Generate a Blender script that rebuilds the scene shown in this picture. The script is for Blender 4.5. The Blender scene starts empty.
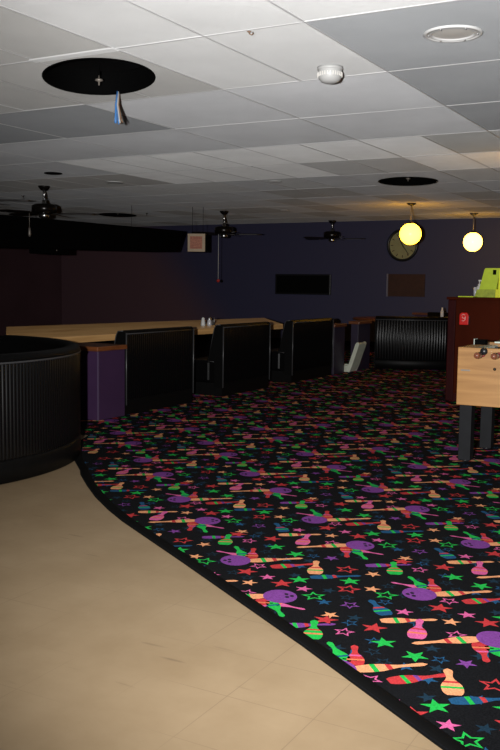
import bpy, math, random
from mathutils import Vector, Matrix
rnd = random.Random(7)
PI = math.pi
SC = bpy.context.scene
COL = SC.collection
H_CAM, H_CEIL = 1.31, 2.664
BACK, LEFT, RIGHT, FRONT = 18.5, -16.0, 4.0, -3.0

# ------------------------------------------------------------------ materials
def mat(name, col, rough=.6, metal=0., spec=.5, noise=0., nscale=20., bump=0., bscale=200., emit=None, estr=0., coat=0., stretch=None):
    m = bpy.data.materials.new(name); m.use_nodes = True
    nt = m.node_tree; b = nt.nodes['Principled BSDF']
    b.inputs['Base Color'].default_value = (*col, 1)
    b.inputs['Roughness'].default_value = rough
    b.inputs['Metallic'].default_value = metal
    b.inputs['Specular IOR Level'].default_value = spec
    b.inputs['Coat Weight'].default_value = coat
    tc = nt.nodes.new('ShaderNodeTexCoord')
    if noise:
        mp = nt.nodes.new('ShaderNodeMapping'); nt.links.new(tc.outputs['Object'], mp.inputs[0])
        if stretch: mp.inputs['Scale'].default_value = stretch
        n = nt.nodes.new('ShaderNodeTexNoise'); n.inputs['Scale'].default_value = nscale; n.inputs['Detail'].default_value = 5
        nt.links.new(mp.outputs[0], n.inputs['Vector'])
        r = nt.nodes.new('ShaderNodeValToRGB'); nt.links.new(n.outputs['Fac'], r.inputs[0])
        r.color_ramp.elements[0].position = .3; r.color_ramp.elements[1].position = .7
        r.color_ramp.elements[0].color = (*[c*(1-noise) for c in col], 1)
        r.color_ramp.elements[1].color = (*[min(1, c*(1+noise*.6)) for c in col], 1)
        nt.links.new(r.outputs[0], b.inputs['Base Color'])
    if bump:
        n2 = nt.nodes.new('ShaderNodeTexNoise'); n2.inputs['Scale'].default_value = bscale; n2.inputs['Detail'].default_value = 3
        nt.links.new(tc.outputs['Object'], n2.inputs['Vector'])
        bp = nt.nodes.new('ShaderNodeBump'); bp.inputs['Strength'].default_value = bump; bp.inputs['Distance'].default_value = .004
        nt.links.new(n2.outputs['Fac'], bp.inputs['Height']); nt.links.new(bp.outputs[0], b.inputs['Normal'])
    if emit:
        b.inputs['Emission Color'].default_value = (*emit, 1); b.inputs['Emission Strength'].default_value = estr
    return m

def wood(name, dark, light, axis=(1, 12, 12), scale=3., rough=.45, coat=.1):
    m = mat(name, light, rough, coat=coat); nt = m.node_tree; b = nt.nodes['Principled BSDF']
    tc = nt.nodes.new('ShaderNodeTexCoord'); mp = nt.nodes.new('ShaderNodeMapping'); mp.inputs['Scale'].default_value = axis
    n = nt.nodes.new('ShaderNodeTexNoise'); n.inputs['Scale'].default_value = scale; n.inputs['Detail'].default_value = 6; n.inputs['Distortion'].default_value = .6
    r = nt.nodes.new('ShaderNodeValToRGB'); r.color_ramp.elements[0].color = (*dark, 1); r.color_ramp.elements[1].color = (*light, 1)
    r.color_ramp.elements[0].position = .32; r.color_ramp.elements[1].position = .62
    nt.links.new(tc.outputs['Object'], mp.inputs[0]); nt.links.new(mp.outputs[0], n.inputs['Vector'])
    nt.links.new(n.outputs['Fac'], r.inputs[0]); nt.links.new(r.outputs[0], b.inputs['Base Color'])
    return m

M = {}
M['navy'] = mat('navy_paint', (.070, .066, .135), .55, noise=.08, nscale=1.3, bump=.15, bscale=90)
M['maroon'] = mat('maroon_paint', (.090, .045, .055), .6, noise=.15, nscale=1.2, bump=.15, bscale=90)
M['wall_dark'] = mat('plain_wall_paint', (.20, .18, .20), .7, noise=.1, nscale=2)
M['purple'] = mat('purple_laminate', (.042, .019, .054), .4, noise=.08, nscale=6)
M['purple_far'] = mat('dimmed_purple_laminate', (.022, .015, .034), .45, noise=.1, nscale=6)  # same purple laminate darkened to paint in dimmer light on the far pillars
M['purple_trim'] = mat('purple_edge_trim', (.08, .055, .10), .35)
M['vinyl_black'] = mat('black_vinyl', (.0018, .0018, .002), .36, spec=.2, bump=.10, bscale=120)
M['vinyl_side'] = mat('black_laminate', (.002, .002, .002), .5, spec=.15)
M['welt'] = mat('black_glossy_welt', (.04, .04, .042), .35)
M['kick'] = mat('black_kick_base', (.003, .003, .003), .5, spec=.15, noise=.2)
M['cap'] = wood('brown_cap_wood', (.10, .028, .008), (.17, .052, .014), (3, 3, 30), 2)
M['maple'] = wood('maple_laminate', (.31, .165, .058), (.44, .26, .105), (2, .35, 8), 3.2, .35, .0)
M['maple'].node_tree.nodes['Principled BSDF'].inputs['Diffuse Roughness'].default_value = 1
M['maple_game'] = wood('light_game_wood', (.275, .13, .034), (.375, .19, .058), (.6, 1, 9), 2.2, .45, .1)
M['mahogany'] = wood('mahogany_veneer', (.036, .0042, .0006), (.050, .0065, .0009), (2, 2, .5), 1.5, .6, 0)
M['mahogany'].node_tree.nodes['Principled BSDF'].inputs['Specular IOR Level'].default_value = .05
M['mahogany_dark'] = wood('dark_red_post_wood', (.018, .0012, .0015), (.03, .002, .0022), (6, 6, .8), 2.5, .6, 0)
M['mahogany_dark'].node_tree.nodes['Principled BSDF'].inputs['Specular IOR Level'].default_value = .1
M['black_paint'] = mat('black_paint', (.0085, .009, .0105), .6, spec=.15, noise=.2, nscale=12)
M['matte_black'] = mat('matte_black', (.0016, .0016, .0016), .9, spec=.05)
M['black_plastic'] = mat('black_plastic', (.012, .012, .013), .35)
M['chrome'] = mat('chrome', (.9, .9, .9), .25, metal=1)
M['steel'] = mat('brushed_steel', (.5, .5, .5), .4, metal=1)
M['bronze'] = mat('dark_bronze', (.012, .009, .007), .25, metal=.4, spec=.6)
M['blade'] = wood('dark_blade_wood', (.005, .0025, .0015), (.014, .006, .0035), (2, 10, 10), 3)
M['white_plastic'] = mat('white_plastic', (.62, .62, .60), .45)
M['smoke_plastic'] = mat('aged_detector_plastic', (.42, .42, .41), .45)
M['white_seat'] = mat('aged_white_plastic', (.55, .58, .47), .5, noise=.12, nscale=9)
M['white_paint'] = mat('white_trim_paint', (.58, .58, .57), .5)
M['grey_lens'] = mat('frosted_lens', (.66, .64, .60), .35)
M['lime'] = mat('lime_card', (.46, .62, .015), .5, noise=.1, nscale=14)
M['lime_dark'] = mat('lime_printed_panel', (.30, .38, .02), .5, noise=.25, nscale=30)
M['yellow'] = mat('yellow_green_card', (.72, .76, .012), .5, noise=.06, nscale=12)
M['red_box'] = mat('red_enamel', (.62, .012, .010), .35)
M['pink_ink'] = mat('pinkish_print', (.85, .45, .42), .5)
M['sign_face'] = mat('cream_sign_face', (.52, .39, .25), .5, noise=.08, nscale=8)
M['sign_pink'] = mat('faded_sign_print', (.52, .20, .12), .6, noise=.3, nscale=40)
M['sign_ink'] = mat('brown_sign_ink', (.42, .14, .09), .6)
M['wire_blue'] = mat('blue_wire', (.06, .22, .55), .4)
M['wire_brown'] = mat('brown_wire', (.20, .12, .07), .5)
M['wire_grey'] = mat('grey_wire', (.45, .45, .45), .5)
M['clock_face'] = mat('aged_clock_face', (.36, .34, .16), .5, noise=.12, nscale=8)
M['brown_board'] = mat('brown_board', (.055, .020, .010), .7, noise=.2, nscale=15)
M['screen'] = mat('black_screen', (.003, .003, .003), .5, spec=.1)
M['edge_highlight'] = mat('edge_highlight', (.20, .19, .24), .5)
M['handle'] = wood('brown_handle_wood', (.12, .035, .018), (.24, .085, .045), (20, 4, 4), 3, .3, .3)
M['rubber_red'] = mat('dark_red_rubber', (.22, .02, .03), .5)
M['field'] = mat('pale_play_field', (.62, .70, .62), .35)
M['dull_metal'] = mat('dull_grey_plate', (.25, .22, .19), .45, metal=.4)
M['globe'] = mat('opal_glass_globe_warm', (.9, .85, .6), .3, emit=(1., .46, .022), estr=13.)
M['globe3'] = mat('opal_glass_globe_dim', (.9, .85, .6), .3, emit=(1., .5, .05), estr=6.)
M['globe2'] = mat('opal_glass_globe_pale', (.9, .88, .7), .3, emit=(1., .5, .06), estr=12.)
M['clear'] = mat('clear_plastic', (.55, .55, .58), .15, spec=.6)
M['pepper'] = mat('dark_pepper', (.10, .09, .08), .5)
M['red_knob'] = mat('red_pull_knob', (.55, .03, .02), .35)
M['strip'] = mat('black_rubber_edging', (.0035, .0035, .0035), .7, spec=.06)
M['vinyl_booth'] = mat('black_booth_vinyl', (.002, .002, .0022), .34, spec=.34)
M['vinyl_top'] = mat('black_padded_vinyl', (.002, .002, .002), .45, spec=.10)

# ------------------------------------------------------------------ mesh builder
class MB:
    def __init__(s): s.v = []; s.f = []; s.mi = []; s.sm = []
    def add(s, vs, fs, m=0, smooth=False):
        o = len(s.v); s.v += [tuple(v) for v in vs]
        for f in fs: s.f.append([i+o for i in f]); s.mi.append(m); s.sm.append(smooth)
        return s
    def box(s, x0, x1, y0, y1, z0, z1, m=0, rot=None, piv=None):
        vs = [Vector(p) for p in ((x0,y0,z0),(x1,y0,z0),(x1,y1,z0),(x0,y1,z0),(x0,y0,z1),(x1,y0,z1),(x1,y1,z1),(x0,y1,z1))]
        if rot is not None:
            p = Vector(piv) if piv else Vector(((x0+x1)/2,(y0+y1)/2,(z0+z1)/2)); vs = [p + rot @ (v-p) for v in vs]
        return s.add(vs, [(0,3,2,1),(4,5,6,7),(0,1,5,4),(1,2,6,5),(2,3,7,6),(3,0,4,7)], m)
    def lathe(s, prof, n=24, c=(0,0,0), axis='Z', m=0, smooth=True, rot=None, a0=0, a1=2*PI):
        full = abs(a1-a0-2*PI) < 1e-6; k = n if full else n+1
        vs = []
        for i in range(k):
            a = a0+(a1-a0)*i/n
            for r, z in prof:
                p = Vector((r*math.cos(a), r*math.sin(a), z))
                if axis == 'X': p = Vector((p.z, p.x, p.y))
                if axis == 'Y': p = Vector((p.x, p.z, p.y))
                if rot is not None: p = rot @ p
                vs.append(p+Vector(c))
        L = len(prof); fs = []
        for i in range(n):
            for j in range(L-1):
                a, b = i*L+j, ((i+1) % k)*L+j
                fs.append((a, b, b+1, a+1))
        return s.add(vs, fs, m, smooth)
    def tube(s, pts, r, n=8, m=0, smooth=True):
        pts = [Vector(p) for p in pts]; vs = []; fs = []
        for i, p in enumerate(pts):
            d = (pts[min(i+1, len(pts)-1)]-pts[max(i-1, 0)]).normalized()
            u = d.cross(Vector((0,0,1)));
            if u.length < 1e-3: u = d.cross(Vector((1,0,0)))
            u.normalize(); w = d.cross(u)
            rr = r[i] if isinstance(r, (list, tuple)) else r
            for k in range(n):
                a = 2*PI*k/n; vs.append(p+(u*math.cos(a)+w*math.sin(a))*rr)
        for i in range(len(pts)-1):
            for k in range(n):
                a = i*n+k; b = i*n+(k+1) % n; fs.append((a, b, b+n, a+n))
        fs.append(tuple(range(n-1, -1, -1))); fs.append(tuple((len(pts)-1)*n+k for k in range(n)))
        return s.add(vs, fs, m, smooth)
    def prism(s, poly, z0, z1, m=0, fn=None):
        n = len(poly); fn = fn or (lambda x, y, z: (x, y, z))
        vs = [fn(x, y, z0) for x, y in poly]+[fn(x, y, z1) for x, y in poly]
        fs = [tuple(range(n-1, -1, -1)), tuple(range(n, 2*n))]+[(i, (i+1) % n, (i+1) % n+n, i+n) for i in range(n)]
        return s.add(vs, fs, m)
    def build(s, name, mats, parent=None, bev=0., loc=None):
        me = bpy.data.meshes.new(name); me.from_pydata(s.v, [], s.f)
        mats = mats if isinstance(mats, (list, tuple)) else [mats]
        for m_ in mats: me.materials.append(m_)
        me.polygons.foreach_set('material_index', s.mi); me.polygons.foreach_set('use_smooth', s.sm)
        me.validate(); me.update()
        import bmesh
        bm = bmesh.new(); bm.from_mesh(me); bmesh.ops.recalc_face_normals(bm, faces=bm.faces)
        bm.to_mesh(me); bm.free()
        o = bpy.data.objects.new(name, me); COL.objects.link(o)
        if bev:
            b = o.modifiers.new('edge', 'BEVEL'); b.width = bev; b.segments = 2; b.limit_method = 'ANGLE'; b.angle_limit = .7
        if parent: o.parent = parent
        if loc: o.location = loc
        return o

def thing(name, label, cat, loc=(0,0,0), rz=0, group=None):
    o = bpy.data.objects.new(name, None); COL.objects.link(o); o.empty_display_size = .1
    o.location = loc; o.rotation_euler = (0,0,rz); o['label'] = label; o['category'] = cat
    if group: o['group'] = group
    return o
def tag(o, label, cat, group=None, kind=None):
    o['label'] = label; o['category'] = cat
    if group: o['group'] = group
    if kind: o['kind'] = kind
    return o
def struct(mb, name, mats, bev=0.):
    o = mb.build(name, mats, None, bev); o['kind'] = 'structure'; return o
def dup(root, loc, rz=None, label=None):
    r = root.copy(); COL.objects.link(r); r.location = loc
    if rz is not None: r.rotation_euler = (0,0,rz)
    if label: r['label'] = label
    for ch in list(root.children):
        c = ch.copy(); COL.objects.link(c); c.parent = r
        for g in list(ch.children):
            d = g.copy(); COL.objects.link(d); d.parent = c
    return r

# ------------------------------------------------------------------ floor
def vinyl_mat():
    m = mat('tan_vinyl_tile', (.55, .41, .25), .42, spec=.4); nt = m.node_tree; b = nt.nodes['Principled BSDF']
    tc = nt.nodes.new('ShaderNodeTexCoord')
    mp = nt.nodes.new('ShaderNodeMapping'); mp.inputs['Location'].default_value = (2.322, -2.405, 0)
    nt.links.new(tc.outputs['Object'], mp.inputs[0])
    br = nt.nodes.new('ShaderNodeTexBrick'); br.offset = 0; br.squash = 1
    for k, v in (('Scale', 1.), ('Mortar Size', .0016), ('Mortar Smooth', .2), ('Brick Width', .3048), ('Row Height', .3048), ('Bias', 0.)): br.inputs[k].default_value = v
    br.inputs['Color1'].default_value = (.365, .27, .165, 1); br.inputs['Color2'].default_value = (.35, .255, .155, 1); br.inputs['Mortar'].default_value = (.25, .175, .105, 1)
    nt.links.new(mp.outputs[0], br.inputs['Vector'])
    n = nt.nodes.new('ShaderNodeTexNoise'); n.inputs['Scale'].default_value = 2.2; n.inputs['Detail'].default_value = 7; n.inputs['Roughness'].default_value = .65
    nt.links.new(tc.outputs['Object'], n.inputs['Vector'])
    r = nt.nodes.new('ShaderNodeValToRGB'); r.color_ramp.elements[0].position = .3; r.color_ramp.elements[1].position = .72
    r.color_ramp.elements[0].color = (.84, .81, .76, 1); r.color_ramp.elements[1].color = (1.07, 1.07, 1.07, 1)
    nt.links.new(n.outputs['Fac'], r.inputs[0])
    mx = nt.nodes.new('ShaderNodeMix'); mx.data_type = 'RGBA'; mx.blend_type = 'MULTIPLY'; mx.inputs['Factor'].default_value = 1
    nt.links.new(br.outputs['Color'], mx.inputs['A']); nt.links.new(r.outputs[0], mx.inputs['B'])
    # seams only partly open: break the mortar with noise
    n3 = nt.nodes.new('ShaderNodeTexNoise'); n3.inputs['Scale'].default_value = 1.1; n3.inputs['Detail'].default_value = 2
    nt.links.new(tc.outputs['Object'], n3.inputs['Vector'])
    r3 = nt.nodes.new('ShaderNodeValToRGB'); r3.color_ramp.elements[0].position = .42; r3.color_ramp.elements[1].position = .58
    nt.links.new(n3.outputs['Fac'], r3.inputs[0])
    mt = nt.nodes.new('ShaderNodeMath'); mt.operation = 'MULTIPLY'
    nt.links.new(br.outputs['Fac'], mt.inputs[0]); nt.links.new(r3.outputs[0], mt.inputs[1])
    base = nt.nodes.new('ShaderNodeMix'); base.data_type = 'RGBA'; base.blend_type = 'MULTIPLY'; base.inputs['Factor'].default_value = 1
    base.inputs['A'].default_value = (.365, .267, .162, 1); nt.links.new(r.outputs[0], base.inputs['B'])
    fin = nt.nodes.new('ShaderNodeMix'); fin.data_type = 'RGBA'
    nt.links.new(mt.outputs[0], fin.inputs['Factor']); nt.links.new(base.outputs['Result'], fin.inputs['A']); fin.inputs['B'].default_value = (.25, .175, .105, 1)
    # short scuffs
    sc = nt.nodes.new('ShaderNodeTexNoise'); sc.inputs['Scale'].default_value = 9; sc.inputs['Detail'].default_value = 1
    mp2 = nt.nodes.new('ShaderNodeMapping'); mp2.inputs['Rotation'].default_value = (0, 0, .8); mp2.inputs['Scale'].default_value = (.35, 2.4, 1)
    nt.links.new(tc.outputs['Object'], mp2.inputs[0]); nt.links.new(mp2.outputs[0], sc.inputs['Vector'])
    rs = nt.nodes.new('ShaderNodeValToRGB'); rs.color_ramp.elements[0].position = .72; rs.color_ramp.elements[1].position = .80
    nt.links.new(sc.outputs['Fac'], rs.inputs[0])
    fin2 = nt.nodes.new('ShaderNodeMix'); fin2.data_type = 'RGBA'
    nt.links.new(rs.outputs[0], fin2.inputs['Factor']); nt.links.new(fin.outputs['Result'], fin2.inputs['A']); fin2.inputs['B'].default_value = (.24, .17, .10, 1)
    nt.links.new(fin2.outputs['Result'], b.inputs['Base Color'])
    return m
struct(MB().box(LEFT-.2, RIGHT+.2, FRONT-.2, BACK+.2, -.2, 0), 'floor', vinyl_mat())

# carpet outline (tan-floor side of the black edging)
EDGE = [(-4.80, 5.72), (-4.56, 5.40), (-4.345, 5.15), (-4.085, 4.90), (-3.985, 4.785), (-3.724, 4.537), (-3.487, 4.324), (-3.22, 4.111), (-2.99, 3.945),
        (-2.325, 3.515), (-1.389, 2.899), (-.717, 2.433), (3.98, -.72)]
outline = [(-15.98, 18.48), (-15.98, 6.05), (-4.95, 6.05)] + EDGE + [(3.98, 18.48)]
CM = [mat('carpet_black_pile', (.0075, .008, .0095), .95, spec=.06, noise=.5, nscale=160, bump=.6, bscale=260)]
INK = {'pe': (.84, .36, .17), 'rd': (.54, .040, .045), 'gr': (.016, .46, .07), 'pk': (.68, .12, .32), 'pu': (.21, .055, .29), 'bl': (.014, .085, .19), 'te': (.009, .030, .052), 'bk': (.02, .012, .03), 'or': (.75, .20, .09)}
IDX = {}
for k, c in INK.items():
    IDX[k] = len(CM); CM.append(mat('carpet_'+{'pe':'peach','rd':'red','gr':'green','pk':'pink','pu':'purple','bl':'blue','te':'deep_teal','bk':'dark_violet','or':'orange'}[k], c, .95, spec=.1, noise=.28, nscale=150, bump=.5, bscale=260))
def inward(p, q):  # left normal of the edge direction points into the carpet? compute by test
    d = Vector((q[0]-p[0], q[1]-p[1])); n = Vector((-d.y, d.x)).normalized(); return n
NORM = [inward(EDGE[i], EDGE[i+1]) for i in range(len(EDGE)-1)]
def clip(poly, off=.05):
    cx = sum(p[0] for p in poly)/len(poly); cy = sum(p[1] for p in poly)/len(poly)
    best = None
    for i in range(len(EDGE)-1):
        a = Vector(EDGE[i]); b = Vector(EDGE[i+1]); d = b-a; t = max(0, min(1, (Vector((cx, cy))-a).dot(d)/d.length_squared))
        q = a+d*t; L = (Vector((cx, cy))-q).length
        if best is None or L < best[0]: best = (L, i)
    L, i = best; a = Vector(EDGE[i]); n = NORM[i]
    side = lambda p: (Vector(p)-a).dot(n)-off
    if L > .4: return poly if side((cx, cy)) > 0 else []
    out = []
    for k in range(len(poly)):
        p, q = poly[k], poly[(k+1) % len(poly)]; sp, sq = side(p), side(q)
        if sp >= 0: out.append(p)
        if (sp >= 0) != (sq >= 0):
            t = sp/(sp-sq); out.append((p[0]+(q[0]-p[0])*t, p[1]+(q[1]-p[1])*t))
    return out
PINP = [(0,.30),(.0,.32),(.04,.40),(.14,.48),(.26,.5),(.36,.47),(.46,.36),(.55,.23),(.63,.16),(.72,.15),(.80,.19),(.88,.22),(.94,.20),(.98,.12),(1.,0)]
def half_w(t):
    for (a, wa), (b, wb) in zip(PINP, PINP[1:]):
        if t <= b: return wa+(wb-wa)*(t-a)/max(1e-6, b-a)
    return 0
def pin(p, d, w, t0=0., t1=1.):
    d = Vector(d); n = Vector((-d.y, d.x)).normalized(); p = Vector(p); N = 16
    ts = [t0+(t1-t0)*i/N for i in range(N+1)]
    return [tuple(p+d*t+n*w*half_w(t)) for t in ts]+[tuple(p+d*t-n*w*half_w(t)) for t in reversed(ts)]
def star(c, r, a, inner=.40):
    return [(c[0]+(r if k % 2 == 0 else r*inner)*math.cos(a+k*PI/5), c[1]+(r if k % 2 == 0 else r*inner)*math.sin(a+k*PI/5)) for k in range(10)]
def disc(c, rx, ry=None, a=0, n=22):
    ry = ry or rx; return [(c[0]+rx*math.cos(t)*math.cos(a)-ry*math.sin(t)*math.sin(a), c[1]+rx*math.cos(t)*math.sin(a)+ry*math.sin(t)*math.cos(a)) for t in [2*PI*k/n for k in range(n)]]
# one repeat of the pattern: (colour, layer, polygon) about the repeat's origin
REP = []
def P(c, poly, lay=1): REP.append((c, lay, poly))
def Pin(c, p, d, w=.085, band=None, lay=1):
    w *= .74; P(c, pin(p, d, w), lay)
    for k, bc in enumerate(band or []):
        t = .24+.20*k; P(bc, pin(p, d, w*1.0, t, t+.07), lay+1)
def cluster(o, s):   # bowling ball with the pins flying off it; s = -1 turns it half round
    T = lambda x, y: (o[0]+s*x, o[1]+s*y); D = lambda x, y: (s*x, s*y)
    Pin('pk', T(.005, .085), D(-.165, .00), .055, ['or'], 1)
    Pin('gr', T(.01, .07), D(-.13, .135), .075, ['bl'], 2)
    Pin('bl', T(.02, .06), D(-.03, .13), .07, ['gr'], 1)
    Pin('rd', T(.05, .06), D(-.075, .165), .085, ['or', 'pk'], 2)
    Pin('pe', T(.055, .025), D(.205, .175), .085, ['gr', 'rd'], 3)
    P('pu', disc(T(0, 0), .072, .082, .6), 5)
    for x, y in ((-.042, -.028), (-.012, -.036), (-.030, -.006)): P('bk', disc(T(x, y), .009, .013, .6, 10), 6)
cluster((0, 0), 1); cluster((.41, -.335), -1)
Pin('rd', (.19, .0), (.16, .155), .085, ['gr', 'pu'])
Pin('pe', (-.03, -.378), (.19, .128), .075, ['gr', 'rd']); Pin('pk', (.15, -.482), (-.053, .203), .10, ['or', 'rd'], 3)
Pin('pu', (-.345, .25), (.18, .13), .07, ['gr', 'rd']); Pin('gr', (-.18, .195), (-.075, .18), .10, ['or', 'rd'], 3)
Pin('pe', (.41, .009), (-.081, .19), .10, ['gr', 'rd'], 3)
Pin('bl', (.41, -.04), (.19, .14), .075, ['gr', 'rd']); Pin('bl', (-.03, -.31), (-.125, .135), .095, ['gr', 'rd'], 3)
for c, op, x, y in [('pk',1,.134,-.018),('rd',0,.127,-.118),('gr',0,.199,.242),('pk',0,.245,-.138),('pk',0,.016,-.238),('pe',0,.212,-.246),('rd',0,.34,-.241+.06),
        ('pk',1,.267,-.366),('pu',0,.374,.273),('gr',0,.383,-.095),('pk',0,.452,-.196),('gr',1,-.375,-.257),('rd',1,-.40,.15),('pk',1,-.108,.322),('rd',0,-.025,.419),
        ('pe',0,-.226,-.423),('pu',1,-.202,-.277),('gr',1,-.118,-.086),('rd',1,-.286,-.099),('pe',0,-.197,-.045),('gr',0,-.32,.004),('pe',0,-.269,.149),('rd',0,-.22,.40),('gr',0,.06,.30)]:
    big = {'rd': .053, 'gr': .051}.get(c, .040); a = rnd.choice((1.75, 1.3, 2.1))
    if op:
        o = star((x, y), big*1.08, a, .45); i = star((x, y), big*.70, a, .45)
        for k in range(10): P(c, [o[k], o[(k+1) % 10], i[(k+1) % 10], i[k]], 1)
    else: P(c, star((x, y), big, a), 1)
for x, y, c in [(.285,.259,'bl'),(-.308,-.30,'bl'),(.022,.299,'bl'),(.056,.203,'te'),(-.124,.419,'bl'),(.12,.14,'te'),(.30,.18,'te'),(-.42,.02,'bl'),(-.15,.03,'te'),(.08,-.16,'te'),(-.09,-.17,'bl'),
                (.17,-.19,'te'),(-.35,-.16,'te'),(-.25,-.2,'te'),(.34,-.05,'te'),(-.07,.17,'te'),(.23,.34,'te'),(.10,-.33,'bl'),(-.41,.36,'te'),(-.13,-.40,'te'),(-.3,.22,'te'),(.30,.08,'bl'),(.40,.36,'te'),(-.05,-.05,'te'),(.2,.14,'bl')]:
    a = rnd.uniform(0, 1.2); o = star((x, y), .036, a)
    if rnd.random() < .5:
        i = star((x, y), .023, a)
        for k in range(10): P(c, [o[k], o[(k+1) % 10], i[(k+1) % 10], i[k]], 0)
    else: P(c, o, 0)
PX, PY, OX, OY = .905, .880, -1.185, 3.637
cb = MB(); ZC = .008
cb.add([(x, y, ZC) for x, y in outline], [tuple(range(len(outline)))], 0)
for ix in range(-9, 6):
    for iy in range(-5, 16):
        for c, lay, poly in REP:
            pl = [(x+OX+ix*PX, y+OY+iy*PY) for x, y in poly]
            if any(p[0] < -8.2 or p[0] > 3.6 or p[1] > 17 for p in pl): continue
            cx_, cy_ = sum(p[0] for p in pl)/len(pl), sum(p[1] for p in pl)/len(pl)
            if cx_ < -4.22 and cy_ < 5.45: continue
            pl = clip(pl)
            if len(pl) < 3: continue
            cb.add([(x, y, ZC+.0004+.00025*lay) for x, y in pl], [tuple(range(len(pl)))], IDX[c])
car = struct(cb, 'floor_carpet', CM)
# raised rubber edging strip
sb = MB(); n = len(EDGE)
vn = []
for i in range(n):
    a = NORM[max(0, i-1)]; b = NORM[min(n-2, i)]; vn.append((a+b).normalized())
prof = [(0, .0), (.010, .010), (.022, .0135), (.048, .0135), (.06, .009)]
vs = []; fs = []
for i in range(n):
    for d, z in prof: vs.append((EDGE[i][0]+vn[i].x*d, EDGE[i][1]+vn[i].y*d, z))
L = len(prof)
for i in range(n-1):
    for j in range(L-1): fs.append((i*L+j, (i+1)*L+j, (i+1)*L+j+1, i*L+j+1))
sb.add(vs, fs, 0, True); o = struct(sb, 'trim_1', M['strip'])

# ------------------------------------------------------------------ walls
def reddish_fade():   # maroon left end; soft diagonal fade to navy paints in reddish light
    m = mat('maroon_to_navy_glow', (.052, .050, .105), .55, bump=.15, bscale=90); nt = m.node_tree; b = nt.nodes['Principled BSDF']
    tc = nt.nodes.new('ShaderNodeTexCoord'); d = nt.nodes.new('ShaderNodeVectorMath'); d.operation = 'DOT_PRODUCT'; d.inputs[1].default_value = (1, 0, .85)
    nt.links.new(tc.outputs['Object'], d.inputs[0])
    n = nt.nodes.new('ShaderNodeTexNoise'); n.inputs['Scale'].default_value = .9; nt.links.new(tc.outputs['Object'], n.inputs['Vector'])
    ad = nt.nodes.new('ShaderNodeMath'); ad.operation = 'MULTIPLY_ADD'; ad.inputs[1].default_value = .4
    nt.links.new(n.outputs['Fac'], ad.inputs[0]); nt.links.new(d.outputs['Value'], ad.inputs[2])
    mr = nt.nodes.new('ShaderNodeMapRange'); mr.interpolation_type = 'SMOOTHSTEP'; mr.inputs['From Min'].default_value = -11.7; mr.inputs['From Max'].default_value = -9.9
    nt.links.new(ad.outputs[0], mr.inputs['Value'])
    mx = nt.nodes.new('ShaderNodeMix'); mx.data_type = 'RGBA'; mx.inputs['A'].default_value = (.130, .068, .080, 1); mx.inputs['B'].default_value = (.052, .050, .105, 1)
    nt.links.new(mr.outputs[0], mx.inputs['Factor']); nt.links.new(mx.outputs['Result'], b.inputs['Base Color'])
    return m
struct(MB().box(LEFT-.2, RIGHT+.2, BACK, BACK+.2, 0, H_CEIL+.3), 'wall_back', reddish_fade())
struct(MB().box(LEFT-.2, LEFT, FRONT, BACK, 0, H_CEIL+.3), 'wall_left', M['maroon'])
struct(MB().box(RIGHT, RIGHT+.2, FRONT, BACK, 0, H_CEIL+.3), 'wall_right', M['wall_dark'])
struct(MB().box(LEFT-.2, RIGHT+.2, FRONT-.2, FRONT, 0, H_CEIL+.3), 'wall_front', M['wall_dark'])
struct(MB().box(LEFT, RIGHT, BACK-.012, BACK, .008, .11), 'baseboard_back', M['kick'])

# ------------------------------------------------------------------ ceiling
U = .61
colx = lambda c: (c-5.493)*U
rowy = lambda r: (2*r+7.137)*U
HOLES = [(-3.905, 4.90, .36, .54, 45), (-4.03, 11.36, .375, .50, 18), (-11.25, 14.70, .36, .52, 25)]
def ell(h, k, a):   # point on an opening's rim, k = share of its half axes
    u = math.radians(h[4]); p, q = h[2]*k*math.cos(a), h[3]*k*math.sin(a)
    return h[0]+p*math.cos(u)-q*math.sin(u), h[1]+p*math.sin(u)+q*math.cos(u)
def inside(h, x, y):
    u = math.radians(h[4]); dx, dy = x-h[0], y-h[1]
    return ((dx*math.cos(u)+dy*math.sin(u))/h[2])**2+((-dx*math.sin(u)+dy*math.cos(u))/h[3])**2 < 1.02
def tile_mat(name, t, tint=(1, 1, .99)):
    m = mat(name, tuple(t*k for k in tint), .9, spec=.1, noise=.07, nscale=2.0, bump=1.0, bscale=420)
    m.node_tree.nodes['Principled BSDF'].inputs['Diffuse Roughness'].default_value = 1.0
    m.node_tree.nodes['Bump'].inputs['Distance'].default_value = .0032
    return m
TM = [tile_mat('white_ceiling_tile', .50), tile_mat('greyed_ceiling_tile', .37, (.97, 1, 1.03)), tile_mat('dimmed_grey_tile', .50, (.99, 1, 1.02)), tile_mat('dimmed_warm_tile', .38, (1, .985, .95)),  # albedos include painted light falloff, lower near the flash, raised farther off
      mat('ceiling_grid_metal', (.60, .60, .60), .6, spec=.1), mat('dark_plenum', (.01, .01, .01), .9), tile_mat('dark_grey_tile', .40, (1, .97, .93)), tile_mat('lit_white_tile', .80), tile_mat('blue_grey_tile', .275, (.97, 1, 1.03)), tile_mat('mid_grey_tile', .42, (1, 1, .97))]
def tone(c, r):  # cell tones mix tile differences with flash brightness painted in by row
    if r == 0: return 8 if c >= 2 else (3 if c < 0 else 0)
    if r == -1: return 3 if c < 0 else 0
    if r == 1: return 8 if c >= 2 or c <= -4 else 2
    if r == 2: return 8 if c >= 2 else 2
    if r == 3: return 2 if c < -6 else (9 if c >= 1 else 7)
    if r == 4: return 0 if c in (-2, -1) else (7 if c > -7 else 6)
    return rnd.choice((2, 0)) if r == 5 else rnd.choice((6, 2, 2))
ce = MB()
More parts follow.
